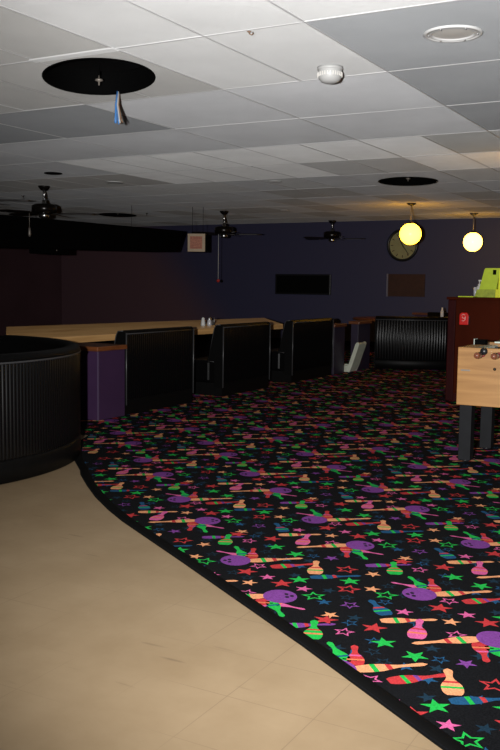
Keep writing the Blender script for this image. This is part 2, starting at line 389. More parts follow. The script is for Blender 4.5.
for r in range(-7, 11):
    y0, y1 = max(FRONT, rowy(r)), min(BACK, rowy(r+1))
    if y1 <= y0: continue
    for c in range(-22, 13, 2):
        y0, y1 = max(FRONT, rowy(r)), min(BACK, rowy(r+1))
        x0, x1 = max(LEFT, colx(c)), min(RIGHT, colx(c+2))
        if x1 <= x0: continue
        if r == 6 and x0 < HOLES[1][0] < x1: continue
        hole = [h for h in HOLES if x0 < h[0] < x1 and y0 < h[1] < y1]
        if hole and hole[0] is HOLES[1]: y1 = rowy(r+2)
        if hole:
            hx, hy = hole[0][:2]; N = 48; ring = []; sq = []
            for k in range(N):
                ex, ey = ell(hole[0], 1, 2*PI*k/N); ring.append((ex, ey, H_CEIL)); a = math.atan2(ey-hy, ex-hx); dx, dy = math.cos(a), math.sin(a)
                t = min(((x1-hx) if dx > 0 else (x0-hx))/dx if abs(dx) > 1e-9 else 1e9, ((y1-hy) if dy > 0 else (y0-hy))/dy if abs(dy) > 1e-9 else 1e9)
                sq.append((hx+t*dx, hy+t*dy, H_CEIL))
            ce.add(ring+sq, [(k, (k+1) % N, N+(k+1) % N, N+k) for k in range(N)], tone(c, r))
            for qx, qy in ((x0,y0),(x1,y0),(x1,y1),(x0,y1)):   # fill the corners the fan of rays misses
                A = math.atan2(qy-hy, qx-hx); aa = [math.atan2(p[1]-hy, p[0]-hx) for p in ring]
                k = min(range(N), key=lambda i: (A-aa[i]) % (2*PI))
                ce.add([sq[k], sq[(k+1) % N], (qx, qy, H_CEIL)], [(0, 1, 2)], tone(c, r))
            ce.add(ring+[(x, y, H_CEIL+.018) for x, y, z in ring], [(k, (k+1) % N, N+(k+1) % N, N+k) for k in range(N)], 5)
        else:
            odd = not (r in (1, 2) or (c >= 2 and r in (-1, 0)))
            for xa, xb, cc in (((x0, min(x1, colx(c+1)), c), (colx(c+1), x1, c+1)) if odd and colx(c+1) < x1 else ((x0, x1, c),)):
                if xb <= xa: continue
                z = [H_CEIL+rnd.uniform(0, .004) for _ in range(4)]
                ce.add([(xa,y0,z[0]),(xb,y0,z[1]),(xb,y1,z[2]),(xa,y1,z[3])], [(0,3,2,1)], tone(cc, r))
def bar(x0, x1, y0, y1, dz=.0015): ce.box(x0, x1, y0, y1, H_CEIL-dz, H_CEIL+.03, 4)
for r in range(-6, 12):
    y = rowy(r)
    if not FRONT < y < BACK: continue
    a = LEFT
    for h in sorted(HOLES):
        ins = [xx for xx in (h[0]-.8+1.6*i/400 for i in range(401)) if inside(h, xx, y)]
        if ins: bar(a, ins[0]-.004, y-.007, y+.007); a = ins[-1]+.004
    bar(a, RIGHT, y-.007, y+.007)
for c in range(-20, 13):
    x = colx(c)
    if not LEFT < x < RIGHT: continue
    for r in range(-7, 11):
        if c % 2 and (r in (1, 2) or (c >= 3 and r in (-1, 0))): continue
        y0, y1 = max(FRONT, rowy(r)), min(BACK, rowy(r+1))
        if y1 <= y0: continue
        segs = [(y0, y1)]
        for h in HOLES:
            ins = [yy for yy in (y0+(y1-y0)*i/200 for i in range(201)) if inside(h, x, yy)]
            if ins: segs = [(y0, ins[0]-.004), (ins[-1]+.004, y1)]
        for a, b in segs:
            if b > a: bar(x-.006, x+.006, a, b, .0008)
# bright patched run of grid by the nearest hole
ce.box(colx(-1)-.02, colx(0)+.01, rowy(0)-.035, rowy(0)+.03, H_CEIL-.006, H_CEIL+.02, 0)
struct(ce, 'ceiling', TM)
struct(MB().box(LEFT-.2, RIGHT+.2, FRONT-.2, BACK+.2, H_CEIL+.30, H_CEIL+.42), 'ceiling_slab', TM[5])

# round openings: recessed housings
def recess(i, label):
    h = HOLES[i]; t = thing('recessed_housing', label, 'ceiling fixture', (h[0], h[1], H_CEIL), 0, 'large round ceiling openings')
    N = 48
    def shell(prof):   # (share of the half axes, height)
        m_ = MB(); vs = [(x-h[0], y-h[1], z) for k in range(N) for r, z in prof for x, y in [ell(h, r, 2*PI*k/N)]]
        L = len(prof); m_.add(vs, [(k*L+j, ((k+1) % N)*L+j, ((k+1) % N)*L+j+1, k*L+j+1) for k in range(N) for j in range(L-1)], 0, True); return m_
    shell([(1.025, 0), (1.02, -.004), (.985, -.004), (.98, .03), (.98, .24), (0.01, .24)]).build('housing_can', M['matte_black'], t)
    MB().lathe([(.30, .11), (.24, .15), (.14, .17), (.0, .175)], 32).build('reflector_dish', M['vinyl_side'], t)
    lo = (-.15, .19, 0) if i == 0 else (0, 0, 0)
    MB().lathe([(.006, .07), (.006, .175), (0, .176)], 10, lo).build('stem', M['matte_black'], t)
    MB().lathe([(.0, .0), (.005, .003), (.007, .025), (.028, .032), (.026, .042), (.008, .046), (.0, .072)], 14, lo).build('lamp_nipple', M['dull_metal'], t)
    if i == 1:
        for k in range(8):
            x, y = ell(h, 1.0, PI*.02+PI*.96*k/7); MB().box(x-h[0]-.008, x-h[0]+.008, y-h[1]-.03, y-h[1]+.0, -.010, -.004).build('clip', M['dull_metal'], t)
    return t
recess(0, 'big round black ceiling opening nearest the camera, blue wires dangling out of it')
recess(1, 'round black ceiling opening above the warm globe lamp in front of the clock')
recess(2, 'far round black ceiling opening above the long black fascia')
w = thing('dangling_wires', 'bundle of blue and brown wires hanging out of the nearest round ceiling opening', 'wire', (-4.10, 5.34, 2.48))
for k, (dx, dy, mm, L) in enumerate([(0,0,'wire_blue',.17),(.012,.004,'wire_blue',.18),(-.010,.006,'wire_blue',.165),(.004,-.01,'wire_blue',.175),(.022,.0,'wire_brown',.18),(.030,.006,'wire_brown',.17),(.026,-.008,'wire_grey',.175)]):
    MB().tube([(dx*.5, dy*.5+.02, .2), (dx*.6, dy*.6, .10), (dx*1.3, dy, .0), (dx*1.7, dy*1.5, .145-L)], .006, 6).build('wire', M[mm], w)

# smoke detector, speaker, downlights, sprinklers, hook
t = thing('smoke_detector', 'white ribbed smoke detector on the ceiling beside the round white speaker', 'smoke detector', (-2.409, 5.30, H_CEIL))
MB().lathe([(0, 0), (.079, 0), (.080, -.014), (.077, -.02), (.074, -.02)], 32).build('base_plate', M['smoke_plastic'], t)
MB().lathe([(.074, -.018), (.076, -.045), (.070, -.070), (.054, -.090), (.028, -.099), (0, -.101)], 32).build('domed_cover', M['smoke_plastic'], t)
v = MB()
for k in range(28):
    a = 2*PI*k/28; v.box(.069, .0785, -.0028, .0028, -.060, -.036, rot=Matrix.Rotation(a, 3, 'Z'), piv=(0,0,-.05))
v.build('vent_fins', M['grey_lens'], t)
t = thing('ceiling_speaker', 'round white speaker flush in the grey ceiling tile, upper corner', 'speaker', (-1.508, 4.891, H_CEIL))
MB().lathe([(.155, 0), (.157, -.006), (.148, -.012), (.136, -.010), (.134, -.006), (.122, -.012), (.112, -.010), (.105, 0)], 40).build('rim', M['white_paint'], t)
MB().lathe([(.108, -.004), (.06, -.0065), (0, -.007)], 40).build('grille', M['grey_lens'], t)
for k in range(6):
    a = 2*PI*k/6+.3; MB().lathe([(.005, 0), (.005, -.016), (.0, -.017)], 8, (.128*math.cos(a), .128*math.sin(a), 0)).build('screw', M['steel'], t)
def downlight(loc, label, dark=False, r=.11):
    t = thing('recessed_downlight', label, 'ceiling light', (loc[0], loc[1], H_CEIL), 0, 'small unlit recessed downlights')
    MB().lathe([(r, -.0), (r+.004, -.008), (r-.01, -.013), (r-.03, -.007)], 28).build('trim_ring', M['matte_black' if dark else 'white_paint'], t)
    MB().lathe([(r-.028, -.0075), (r*.4, -.006), (0, -.0055)], 28).build('lens', M['matte_black' if dark else 'white_plastic'], t)
downlight((-7.75, 8.82), 'small dark unlit downlight in the ceiling just above the nearest fan', True)
downlight((-7.65, 9.93), 'small white downlight in the grey ceiling to the right of the nearest fan')
downlight((-5.60, 10.67), 'small pale downlight in mid ceiling between the fan with the long cord and the camera', r=.08)
downlight((-7.55, 14.77), 'farthest small pale downlight, in the dim ceiling near the back wall', r=.08)
def sprinkler(loc, label):
    t = thing('sprinkler_head', label, 'sprinkler', (loc[0], loc[1], H_CEIL), 0, 'ceiling sprinkler heads')
    MB().lathe([(.03, 0), (.03, -.005), (.012, -.008), (.010, -.035), (.0, -.036)], 14).build('body', M['chrome'], t)
    MB().lathe([(.0, -.052), (.022, -.05), (.022, -.053), (0, -.055)], 14).build('deflector', M['chrome'], t)
    MB().tube([(.012,0,-.03),(.014,0,-.045),(.0,0,-.052)], .002, 6).build('frame_arm', M['chrome'], t)
sprinkler((-10.2, 10.9), 'shiny sprinkler head above the blade of the nearest fan, left edge')
sprinkler((-10.4, 14.5), 'shiny sprinkler head above the right end of the black fascia')
t = thing('ceiling_hook', 'tiny bent brass hook on the ceiling grid near the smoke detector', 'hook', (-2.46, 4.36, H_CEIL-.006))
MB().tube([(0,0,0),(0,0,-.012),(.014,0,-.02),(.022,.004,-.012),(.018,.008,-.004)], .0028, 6).build('hook_wire', M['wire_brown'], t)
MB().lathe([(.012,0),(.012,-.003),(0,-.004)], 12).build('hook_plate', M['wire_brown'], t)

# ------------------------------------------------------------------ globes
def globe(loc, zc, r, label, gm):
    t = thing('globe_pendant_lamp', label, 'pendant lamp', (loc[0], loc[1], H_CEIL), 0, 'lit globe pendant lamps')
    MB().lathe([(0, 0), (.075, 0), (.07, -.018), (.03, -.034), (.012, -.04), (0, -.042)], 24).build('canopy', M['bronze'], t)
    MB().tube([(0,0,-.03), (0,0,zc-H_CEIL+r-.01)], .009, 10).build('rod', M['dull_metal'], t)
    MB().lathe([(.0, .035), (.035, .03), (.05, 0), (.052, -.012)], 24, (0,0,zc-H_CEIL+r-.006)).build('globe_collar', M['bronze'], t)
    MB().lathe([(r*math.sin(a), -r*math.cos(a)) for a in [PI*k/20 for k in range(21)]], 32, (0,0,zc-H_CEIL)).build('glass_globe', gm, t)
globe((-5.005, 14.3), 2.169, .174, 'warm lit globe pendant hanging in front of the wall clock', M['globe'])
globe((-4.615, 16.6), 2.143, .172, 'paler lit globe pendant hanging above the lime flyer holder', M['globe2'])
globe((-2.02, 9.35), 2.12, .174, 'lit globe pendant just outside the view above the mahogany counter', M['globe3'])

# ------------------------------------------------------------------ fans
def fan(loc, zrod, zm, label, phase, rblade=.70, fob=None, cord=None):
    """zrod: top of motor, zm: bottom of motor"""
    t = thing('ceiling_fan', label, 'ceiling fan', (loc[0], loc[1], H_CEIL), phase, 'ceiling fans along the back')
    d = lambda z: z-H_CEIL
    MB().lathe([(0, 0), (.085, 0), (.08, -.02), (.045, -.06), (.02, -.07), (0, -.07)], 24).build('canopy', M['bronze'], t)
    MB().tube([(0,0,-.05), (0,0,d(zrod)+.01)], .019, 14).build('downrod', M['chrome'], t)
    MB().lathe([(0, d(zrod)), (.03, d(zrod)), (.035, d(zrod)-.05), (.05, d(zrod)-.06), (0, d(zrod)-.061)], 20).build('coupling', M['chrome'], t)
    MB().lathe([(0, d(zrod)-.055), (.13, d(zrod)-.06), (.175, d(zrod)-.085), (.175, d(zm)+.03), (.14, d(zm)), (0, d(zm))], 32).build('motor_housing', M['bronze'], t)
    s = MB().lathe([(0, d(zm)), (.07, d(zm)), (.075, d(zm)-.05), (.04, d(zm)-.07), (0, d(zm)-.072)], 24).build('switch_cup', M['chrome'], t)
    for k in range(5):
        R_ = Matrix.Rotation(2*PI*k/5, 3, 'Z') @ Matrix.Rotation(.16, 3, 'X')
        zb = d(zm)+.005
        b = MB(); pl = [(.24, -.045), (.28, -.062), (.60, -.072), (.68, -.05), (rblade, 0), (.68, .05), (.60, .072), (.28, .062), (.24, .045)]
        b.prism(pl, -.004, .004, 0, lambda x, y, z: tuple(R_ @ Vector((x, y, z))+Vector((0,0,zb))))
        bo = b.build('blade', M['blade'], t)
        a = MB().prism([(.12, -.018), (.20, -.016), (.30, -.04), (.33, 0), (.30, .04), (.20, .016), (.12, .018)], -.010, -.004, 0, lambda x, y, z: tuple(R_ @ Vector((x, y, z))+Vector((0,0,zb))))
        a.build('blade_bracket', M['bronze'], bo)
    if fob:
        p = MB().tube([(fob[0], fob[1], d(zm)+.02), (fob[0], fob[1], d(zm)-fob[2])], .005, 6).build('pull_chain', M['dull_metal'], t)
        MB().lathe([(0, 0), (.014, -.01), (.018, -.05), (.022, -.10), (.012, -.13), (0, -.135)], 12, (fob[0], fob[1], d(zm)-fob[2])).build('fob', M['dull_metal'], p)
    if cord:
        p = MB().tube([(cord[0], cord[1], d(zm)), (cord[0], cord[1], d(zm)-cord[2])], .0055, 6).build('pull_cord', M['white_paint'], t)
        MB().lathe([(.03*math.sin(a), .03*math.cos(a)) for a in [PI*k/10 for k in range(11)]], 14, (cord[0], cord[1], d(zm)-cord[2])).build('pull_knob', M['red_knob'], p)
    return t
fan((-8.91, 9.945), 2.47, 2.28, 'nearest dark ceiling fan, at the left in front of the black fascia', 0.55, .72, fob=(-.19, -.10, .20))
fan((-8.45, 8.15), 2.47, 2.30, 'ceiling fan past the left edge, only one blade tip in view', math.radians(33), .70)
fan((-8.72, 14.6), 2.44, 2.24, 'dark ceiling fan with a long cord ending in a red knob', 0.50, .70, cord=(-.10, .0, .86))
fan((-7.83, 17.5), 2.50, 2.29, 'farthest dark ceiling fan against the navy wall above the black screen', 0.40, .70)

# ------------------------------------------------------------------ hanging fascia, box, sign
t = thing('hanging_fascia', 'long black fascia box hanging below the ceiling along the maroon wall', 'fascia', (-9.2, 13.8, 0))
fb = MB().prism([(0.18, 2.27), (-.04, 1.885), (-8.3, 1.70), (-8.3, 2.20)], -.55, 0, 0, lambda y, z, x: (x, y, z)); fb.build('fascia_body', M['matte_black'], t)
for yy in (-.8, -3.0, -5.4, -7.6):
    zt = 2.27+.0085*yy+.0
    MB().tube([(-.45, yy, zt-.02), (-.45, yy, H_CEIL)], .0025, 6).build('hanger_rod', M['matte_black'], t)
t = thing('projector_box', 'black box tucked under the black fascia below the nearest fan', 'projector', (-9.42, 10.62, 0))
MB().box(-.16, .16, -.27, .27, 1.735, 1.812).build('case', M['matte_black'], t, .012)
MB().lathe([(0,0),(.012,0),(.012,.006),(0,.007)], 12, (.16, -.02, 1.79), 'X').build('indicator', M['dull_metal'], t)

t = thing('hanging_sign', 'small cream lit-up-box style sign with reddish print hanging on two wires', 'sign', (-8.71, 13.67, 1.876), math.radians(24))
t['label'] = 'small square cream sign with faded reddish print hanging from two wires'
MB().box(-.16, .175, -.04, .05, 0, .32).build('sign_case', M['matte_black'], t, .006)
MB().box(-.165, .145, -.052, -.042, .005, .32).build('sign_panel', M['sign_face'], t, .003)
q = MB().box(-.125, .095, -.0545, -.052, .055, .275); q.build('printed_panel', M['sign_pink'], t)
for (x0, x1, z0, z1) in ((-.115, -.085, .225, .262), (-.06, -.025, .225, .262), (-.012, .02, .225, .262), (.032, .06, .225, .262), (-.10, .02, .115, .128), (-.115, .085, .072, .085)):
    MB().box(x0, x1, -.0562, -.0545, z0, z1).build('print_mark', M['sign_ink'], t)
for x in (-.09, .10): MB().tube([(x, 0, .31), (x, 0, H_CEIL-1.876)], .004, 6).build('hanging_wire', M['bronze'], t)

# ------------------------------------------------------------------ back wall things
t = thing('wall_clock', 'round clock with black rim and dull yellow face high on the navy wall', 'clock', (-6.63, BACK, 2.188))
MB().lathe([(.0, 0), (.345, 0), (.345, -.05), (.325, -.07), (.30, -.06), (.29, -.03)], 48, axis='Y').build('rim', M['black_plastic'], t)
MB().lathe([(.292, -.028), (.15, -.0285), (0, -.029)], 48, axis='Y').build('face', M['clock_face'], t)
for k in range(12):
    a = PI*k/6; MB().box(-.008, .008, -.0315, -.029, .21, .265, rot=Matrix.Rotation(a, 3, 'Y'), piv=(0,-.03,0)).build('hour_mark', M['brown_board'], t)
MB().box(-.010, .010, -.036, -.032, -.05, .17, rot=Matrix.Rotation(-.50, 3, 'Y'), piv=(0,-.034,0)).build('hour_hand', M['black_plastic'], t)
MB().box(-.007, .007, -.041, -.037, -.24, .06, rot=Matrix.Rotation(-.62, 3, 'Y'), piv=(0,-.039,0)).build('minute_hand', M['black_plastic'], t)
t = thing('wall_screen', 'wide black screen on the navy wall above the benches', 'screen', (-8.95, BACK, 1.11))
MB().box(-.685, .685, -.07, 0, 0, .455).build('casing', M['black_plastic'], t, .006)
MB().box(-.645, .645, -.073, -.069, .035, .42).build('glass', M['screen'], t)
t = thing('wall_board', 'dark brown notice board on the navy wall below the clock', 'board', (-6.53, BACK, 1.105))
MB().box(-.40, .41, -.03, 0, 0, .475).build('panel', M['brown_board'], t, .003)
MB().box(-.435, -.402, -.04, 0, -.005, .48).build('lit_edge', M['edge_highlight'], t)  # pale strip painting in the light caught by the board's left edge
MB().box(.0, .0, 0, 0, 0, 0) if False else None

# ------------------------------------------------------------------ benches
def fluted(mb, path, z0, z1, pitch=.03, depth=.008, m=0, nz=None):
    """fluted skin along a 2-D path (outward normal on the right of travel)"""
    P2 = [Vector(p) for p in path]; seg = [(P2[i+1]-P2[i]).length for i in range(len(P2)-1)]; tot = sum(seg)
    n = max(2, round(tot/pitch)); K = 6; rows = []
    cum = [0]
    for s_ in seg: cum.append(cum[-1]+s_)
    for i in range(n*K+1):
        s_ = tot*i/(n*K); j = 0
        while j < len(seg)-1 and s_ > cum[j+1]: j += 1
        a, b = P2[j], P2[j+1]; t_ = (s_-cum[j])/seg[j]; d = (b-a).normalized(); nn = Vector((d.y, -d.x))
        off = depth*abs(math.sin(PI*i/K)); p = a+(b-a)*t_
        rows.append((p+nn*off, p+nn*(off*.35), p))
    vs = []; 
    for (po, pm, pi) in rows:
        vs += [(pi.x, pi.y, z0), (po.x, po.y, z0+.012), (po.x, po.y, z1-.012), (pi.x, pi.y, z1)]
    fs = []
    for i in range(len(rows)-1):
        for j in range(3): fs.append((i*4+j, (i+1)*4+j, (i+1)*4+j+1, i*4+j+1))
    return mb.add(vs, fs, m, True)
def bench(name, label, loc, L, rz=0, group='black fluted benches along the aisle', hgt=.84):
    """local: back skin faces +X at x=0, runs from y=0 to y=L, seat towards -X"""
    t = thing(name, label, 'bench', loc, rz, group)
    MB().box(-.56, -.012, .0, L, .0, .15).build('base', M['kick'], t)
    b = MB().prism([(-.012, .15), (-.012, hgt-.03), (-.03, hgt-.008), (-.055, hgt), (-.085, hgt-.01), (-.10, hgt-.04), (-.19, .43), (-.19, .15)], 0, L, 0, lambda x, z, y: (x, y, z))
    b.build('backrest', M['vinyl_top'], t, .008)
    f = MB(); fluted(f, [(-.012, .012), (-.012, L-.012)], .15, hgt-.04, .034, .010); f.build('fluted_back_panel', M['vinyl_black'], t)
    MB().box(-.57, -.19, .01, L-.01, .15, .41).build('seat', M['vinyl_black'], t, .03)
    for y in (0, L):
        e = MB().prism([(.0, .10), (.0, hgt-.02), (-.03, hgt-.0), (-.09, hgt-.005), (-.115, hgt-.045), (-.205, .405), (-.12, .40), (-.115, .10)], y-.008, y+.008, 0, lambda x, z, yy: (x, yy, z))
        eo = e.build('end_panel', M['vinyl_side'], t, .003)
        MB().tube([(.004, y-.004, .10), (.004, y-.004, hgt-.025)], .007, 8).build('edge_welt', M['welt'], eo)
        MB().tube([(-.032, y-.010, hgt-.004), (-.095, y-.010, hgt-.010), (-.118, y-.010, hgt-.05), (-.205, y-.010, .405), (-.12, y-.010, .40)], .005, 8).build('profile_welt', M['welt'], eo)
    MB().tube([(-.004, .0, hgt-.035), (-.004, L, hgt-.035)], .005, 8).build('top_welt', M['welt'], t)
    return t
bench('fluted_bench', 'black fluted bench beside the purple half-height pillar with brown cap', (-5.4, 7.19, .008), 1.22)
bench('fluted_bench', 'black fluted bench in the middle of the aisle row, shakers on the table behind', (-5.4, 9.05, .008), 1.16)
bench('fluted_bench', 'black fluted bench farthest along the aisle, below the wall screen', (-5.4, 10.86, .008), 1.32)
bench('end_bench', 'low black bench back between the curved booth and the pale wood table', (-6.2, 6.15, .008), .62, -PI/2, 'black benches behind the aisle row', .785)
# the end bench runs along -X: turn so that its back faces the camera
bench('plain_bench', 'low black bench behind the white plastic seat between two low pillars', (-5.95, 12.75, .008), .62, 0, 'black benches behind the aisle row', .60)

# ------------------------------------------------------------------ half-height pillars
def pillar(label, x1, x0, y0, y1, h=.69, pm='purple'):
    t = thing('half_height_pillar', label, 'pillar', ((x0+x1)/2, (y0+y1)/2, .008), 0, 'purple half-height pillars with wood caps')
    w, d = (x1-x0)/2, (y1-y0)/2
    MB().box(-w, w, -d, d, 0, h).build('body', M[pm], t, .003)
    if pm == 'purple': MB().box(w-.008, w+.004, -d-.004, -d+.008, .0, h).build('corner_bead', M['purple_trim'], t)
    MB().box(-w-.03, w+.03, -d-.04, d+.005, h, h+.045).build('cap', M['cap'], t, .008)
pillar('purple half-height pillar with brown cap behind the near curved booth', -5.4, -5.85, 6.75, 7.165, .66)
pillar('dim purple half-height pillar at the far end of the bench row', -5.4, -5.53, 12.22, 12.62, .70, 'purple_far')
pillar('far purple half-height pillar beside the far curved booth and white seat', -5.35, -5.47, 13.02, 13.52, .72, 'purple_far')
t = thing('low_wall', 'low purple wall with brown cap behind the far curved booth', 'low wall', (-5.0, 17.3, .008))
MB().box(-.9, 1.4, -.06, .06, 0, .76).build('body', M['purple'], t)
MB().box(-.94, 1.44, -.10, .10, .76, .80).build('cap', M['cap'], t, .006)

# ------------------------------------------------------------------ curved booths
def booth(label, c, a0, a1, R=1.5, table_label=None, pitch=.030, dep=.010):
    t = thing('curved_booth', label, 'booth', (c[0], c[1], .008), 0, 'half-round fluted booths')
    ring = lambda prof, n=64: MB().lathe(prof, n, a0=a0, a1=a1)
    ring([(R-.10, 0), (R-.0, 0), (R-.0, .13), (R-.012, .148), (R-.10, .148)]).build('kick_base', M['kick'], t)
    f = MB(); pth = [(R_*math.cos(a), R_*math.sin(a)) for R_ in (R-.012,) for a in [a0+(a1-a0)*k/160 for k in range(161)]]
    fluted(f, pth, .148, .782, pitch, dep); f.build('fluted_shell', M['vinyl_booth'], t)
    ring([(R-.03, .782), (R-.002, .785), (R+.002, .80), (R-.02, .828), (R-.06, .838), (R-.10, .828), (R-.125, .79), (R-.16, .42), (R-.16, .15), (R-.03, .15)]).build('padded_backrest', M['vinyl_top'], t)
    ring([(R-.0, .776), (R+.0065, .782), (R-.0, .788)]).build('rim_welt', M['welt'], t)
    ring([(R-.155, .15), (R-.155, .42), (R-.52, .44), (R-.56, .42), (R-.56, .15), (R-.155, .15)]).build('seat', M['vinyl_black'], t)
    for a in (a0, a1):
        ca, sa = math.cos(a), math.sin(a); e = MB().prism([(R-.56, 0), (R, 0), (R, .79), (R-.03, .835), (R-.10, .83), (R-.15, .46), (R-.56, .43)], -.012, .012, 0, lambda r, z, y: (r*ca-y*sa, r*sa+y*ca, z))
        e.build('end_panel', M['vinyl_side'], t)
    tb = thing('booth_table', table_label, 'table', (c[0]-.05, c[1], .008), 0, 'round tables inside the booths')
    MB().lathe([(0, .72), (.88, .72), (.90, .728), (.90, .752), (.88, .76), (0, .76)], 56).build('table_top', M['cap'], tb)
    MB().lathe([(0, .72), (.05, .715), (.045, .05), (0, .05)], 20).build('pedestal', M['black_paint'], tb)
    MB().lathe([(0, .055), (.06, .05), (.28, .02), (.30, 0), (0, 0)], 32).build('foot', M['black_paint'], tb)
    return t
booth('large black fluted half-round booth on the tan floor, left edge', (-5.675, 4.48), -PI*.52, PI*.52, 1.5, 'round brown-edged table inside the near curved booth')
booth('far black fluted half-round booth on the carpet by the navy wall', (-5.30, 15.12), -PI*.50, PI*.52, 1.5, 'round brown-edged table inside the far curved booth', .044, .013)

# white bottle on the far booth's table
t = thing('white_bottle', 'small white bottle showing above the far curved booth', 'bottle', (-4.82, 15.55, .768))
MB().lathe([(0, 0), (.028, 0), (.03, .01), (.03, .12), (.016, .15), (.014, .165)], 18).build('body', M['white_plastic'], t)
MB().lathe([(.016, .16), (.016, .19), (0, .192)], 14).build('cap', M['white_plastic'], t)

# ------------------------------------------------------------------ long pale table
t = thing('long_table', 'long pale maple table behind the black fluted benches', 'table', (-7.2, 10.5, .008))
off = lambda pts: [(x+7.2, y-10.5) for x, y in pts]
tp = off([(-6.50, 6.68), (-6.30, 7.35), (-6.08, 11.9), (-7.5, 13.95), (-8.28, 8.52)])
MB().prism(tp, .665, .735).build('table_top', M['maple'], t, .006)
for x, y in ((-7.2, 8.7), (-7.0, 10.6), (-7.0, 12.2)):
    p = MB().lathe([(0, .665), (.05, .66), (.045, .06), (0, .06)], 18, (x+7.2, y-10.5, 0)).build('pedestal', M['black_paint'], t)
    MB().lathe([(0, .06), (.06, .055), (.30, .02), (.32, 0), (0, 0)], 28, (x+7.2, y-10.5, 0)).build('foot', M['black_paint'], p)
def shaker(loc, label, bodymat, capmat):
    t = thing('shaker', label, 'shaker', (*loc, .743), 0, 'shakers on the pale table')
    MB().lathe([(0, 0), (.030, 0), (.033, .012), (.028, .06), (.022, .085)], 18).build('body', M[bodymat], t)
    MB().lathe([(.023, .083), (.024, .098), (.014, .115), (0, .118)], 16).build('lid', M[capmat], t)
shaker((-6.62, 10.55), 'white tapered shaker standing on the pale table', 'white_plastic', 'white_plastic')
shaker((-6.60, 10.68), 'clear shaker with grey lid beside the white shaker', 'clear', 'steel')
t = thing('condiment_holder', 'small wire condiment rack beside the two shakers', 'rack', (-6.63, 10.80, .743))
MB().box(-.04, .04, -.03, .03, 0, .012).build('tray', M['steel'], t)
MB().tube([(-.035,0,.01),(-.035,0,.11),(.035,0,.11),(.035,0,.01)], .004, 6).build('wire_handle', M['steel'], t)
MB().box(-.03, .03, -.018, .018, .012, .07).build('packets', M['pepper'], t)

# ------------------------------------------------------------------ white plastic seat
t = thing('plastic_seat', 'low white plastic seat with tall slanted back between two low pillars', 'seat', (-5.40, 12.83, .008), 0)
MB().prism([(-.15, .005), (.06, .005), (.10, .10), (.21, .43), (.205, .455), (.185, .465), (.16, .455), (.145, .43), (.045, .13), (.03, .105), (-.145, .105)], -.02, .02, 0, lambda x, z, y: (x, y-.13, z)).build('side_frame', M['white_seat'], t, .006)
MB().prism([(-.15, .005), (.06, .005), (.10, .10), (.21, .43), (.205, .455), (.185, .465), (.16, .455), (.145, .43), (.045, .13), (.03, .105), (-.145, .105)], -.02, .02, 0, lambda x, z, y: (x, y+.13, z)).build('side_frame', M['white_seat'], t, .006)
MB().prism([(.06, .01), (.10, .10), (.21, .43), (.203, .452), (.188, .458), (.175, .44), (.08, .11), (.035, .01)], -.115, .115, 0, lambda x, z, y: (x, y, z)).build('back_panel', M['white_seat'], t)
MB().box(-.14, .06, -.12, .12, .055, .085).build('seat_pan', M['white_seat'], t, .006)

# ------------------------------------------------------------------ mahogany counter and things on it
t = thing('service_counter', 'tall mahogany counter at the right edge behind the foosball table', 'counter', (-3.09, 10.2, .008))
MB().box(.0, 2.4, .02, .70, .0, 1.165).build('body', M['mahogany'], t)
MB().box(-.005, .085, .0, .10, .0, 1.165).build('corner_post', M['mahogany_dark'], t, .01)
MB().box(-.02, 2.42, -.02, .72, 1.165, 1.195).build('countertop', M['mahogany'], t, .006)
MB().box(.085, 2.4, .008, .02, .0, .09).build('kick_board', M['mahogany_dark'], t)
CT = 1.203
t = thing('red_call_box', 'small red box with a pale symbol on the mahogany counter front', 'box', (-2.90, 10.22, .89))
MB().prism([(-.052, 0), (.05, 0), (.052, .10), (.034, .138), (-.034, .138), (-.052, .115)], -.045, 0, 0, lambda x, z, y: (x, y, z)).build('case', M['red_box'], t, .006)
sy = MB(); pts = [(-.026, .105), (-.008, .120), (.014, .112), (.020, .09), (.008, .074), (-.014, .078), (-.018, .094)]
sy.tube([(x, -.047, z) for x, z in pts], .0045, 6); sy.tube([(.018, -.047, .092), (.016, -.047, .06), (-.004, -.047, .044), (-.022, -.047, .05)], .0045, 6)
sy.build('pale_symbol', M['pink_ink'], t)
MB().box(.053, .06, -.03, 0, .01, .10).build('side_plate', M['black_plastic'], t)
t = thing('lime_tray', 'flat lime green sheet lying at the counter edge beside the white pump bottle', 'tray', (-2.92, 10.33, CT))
MB().box(-.075, .10, -.09, .10, 0, .012).build('sheet_stack', M['lime'], t, .003)
def holder(loc, label, m1, m2, w, h, slant):
    t = thing('flyer_holder', label, 'flyer holder', (*loc, CT), 0, 'neon flyer holders on the counter')
    MB().prism([(-w*.5-slant, 0), (w*.5, 0), (w*.5, h), (-w*.5+.012, h), (-w*.5, h-.02)], -.006, .006, 0, lambda x, z, y: (x, y+.10-.0*z, z)).build('back_card', M[m1], t, .002)
    MB().prism([(-w*.5-slant, 0), (w*.5, 0), (w*.5, h*.27), (-w*.5-slant*.62, h*.27)], -.004, .004, 0, lambda x, z, y: (x, y-.01, z)).build('front_pocket', M[m2], t, .002)
    MB().prism([(-.012, 0), (.10, 0), (.10, h*.7), (-.012, h*.2)], -.003, .003, 0, lambda y, z, x: (w*.5-.006+x, y, z)).build('side_card', M[m2], t)
    MB().box(-w*.5-slant, w*.5, -.012, .10, 0, .006).build('base_card', M[m2], t)
    return t
hd = holder((-2.69, 10.42), 'lime green leaning flyer holder beside the white pump bottle', 'lime', 'lime_dark', .175, .335, .075)
MB().box(.015, .052, .087, .094, .26, .315).build('black_print', M['matte_black'], hd)
hd = holder((-2.485, 10.38), 'bright yellow flyer holder cut off by the right edge', 'yellow', 'yellow', .22, .345, .01)
t = thing('white_card_stack', 'white card standing behind the neon flyer holders', 'card', (-2.39, 10.60, CT))
MB().box(-.21, .20, -.012, .012, 0, .374).build('card', M['white_plastic'], t, .002)
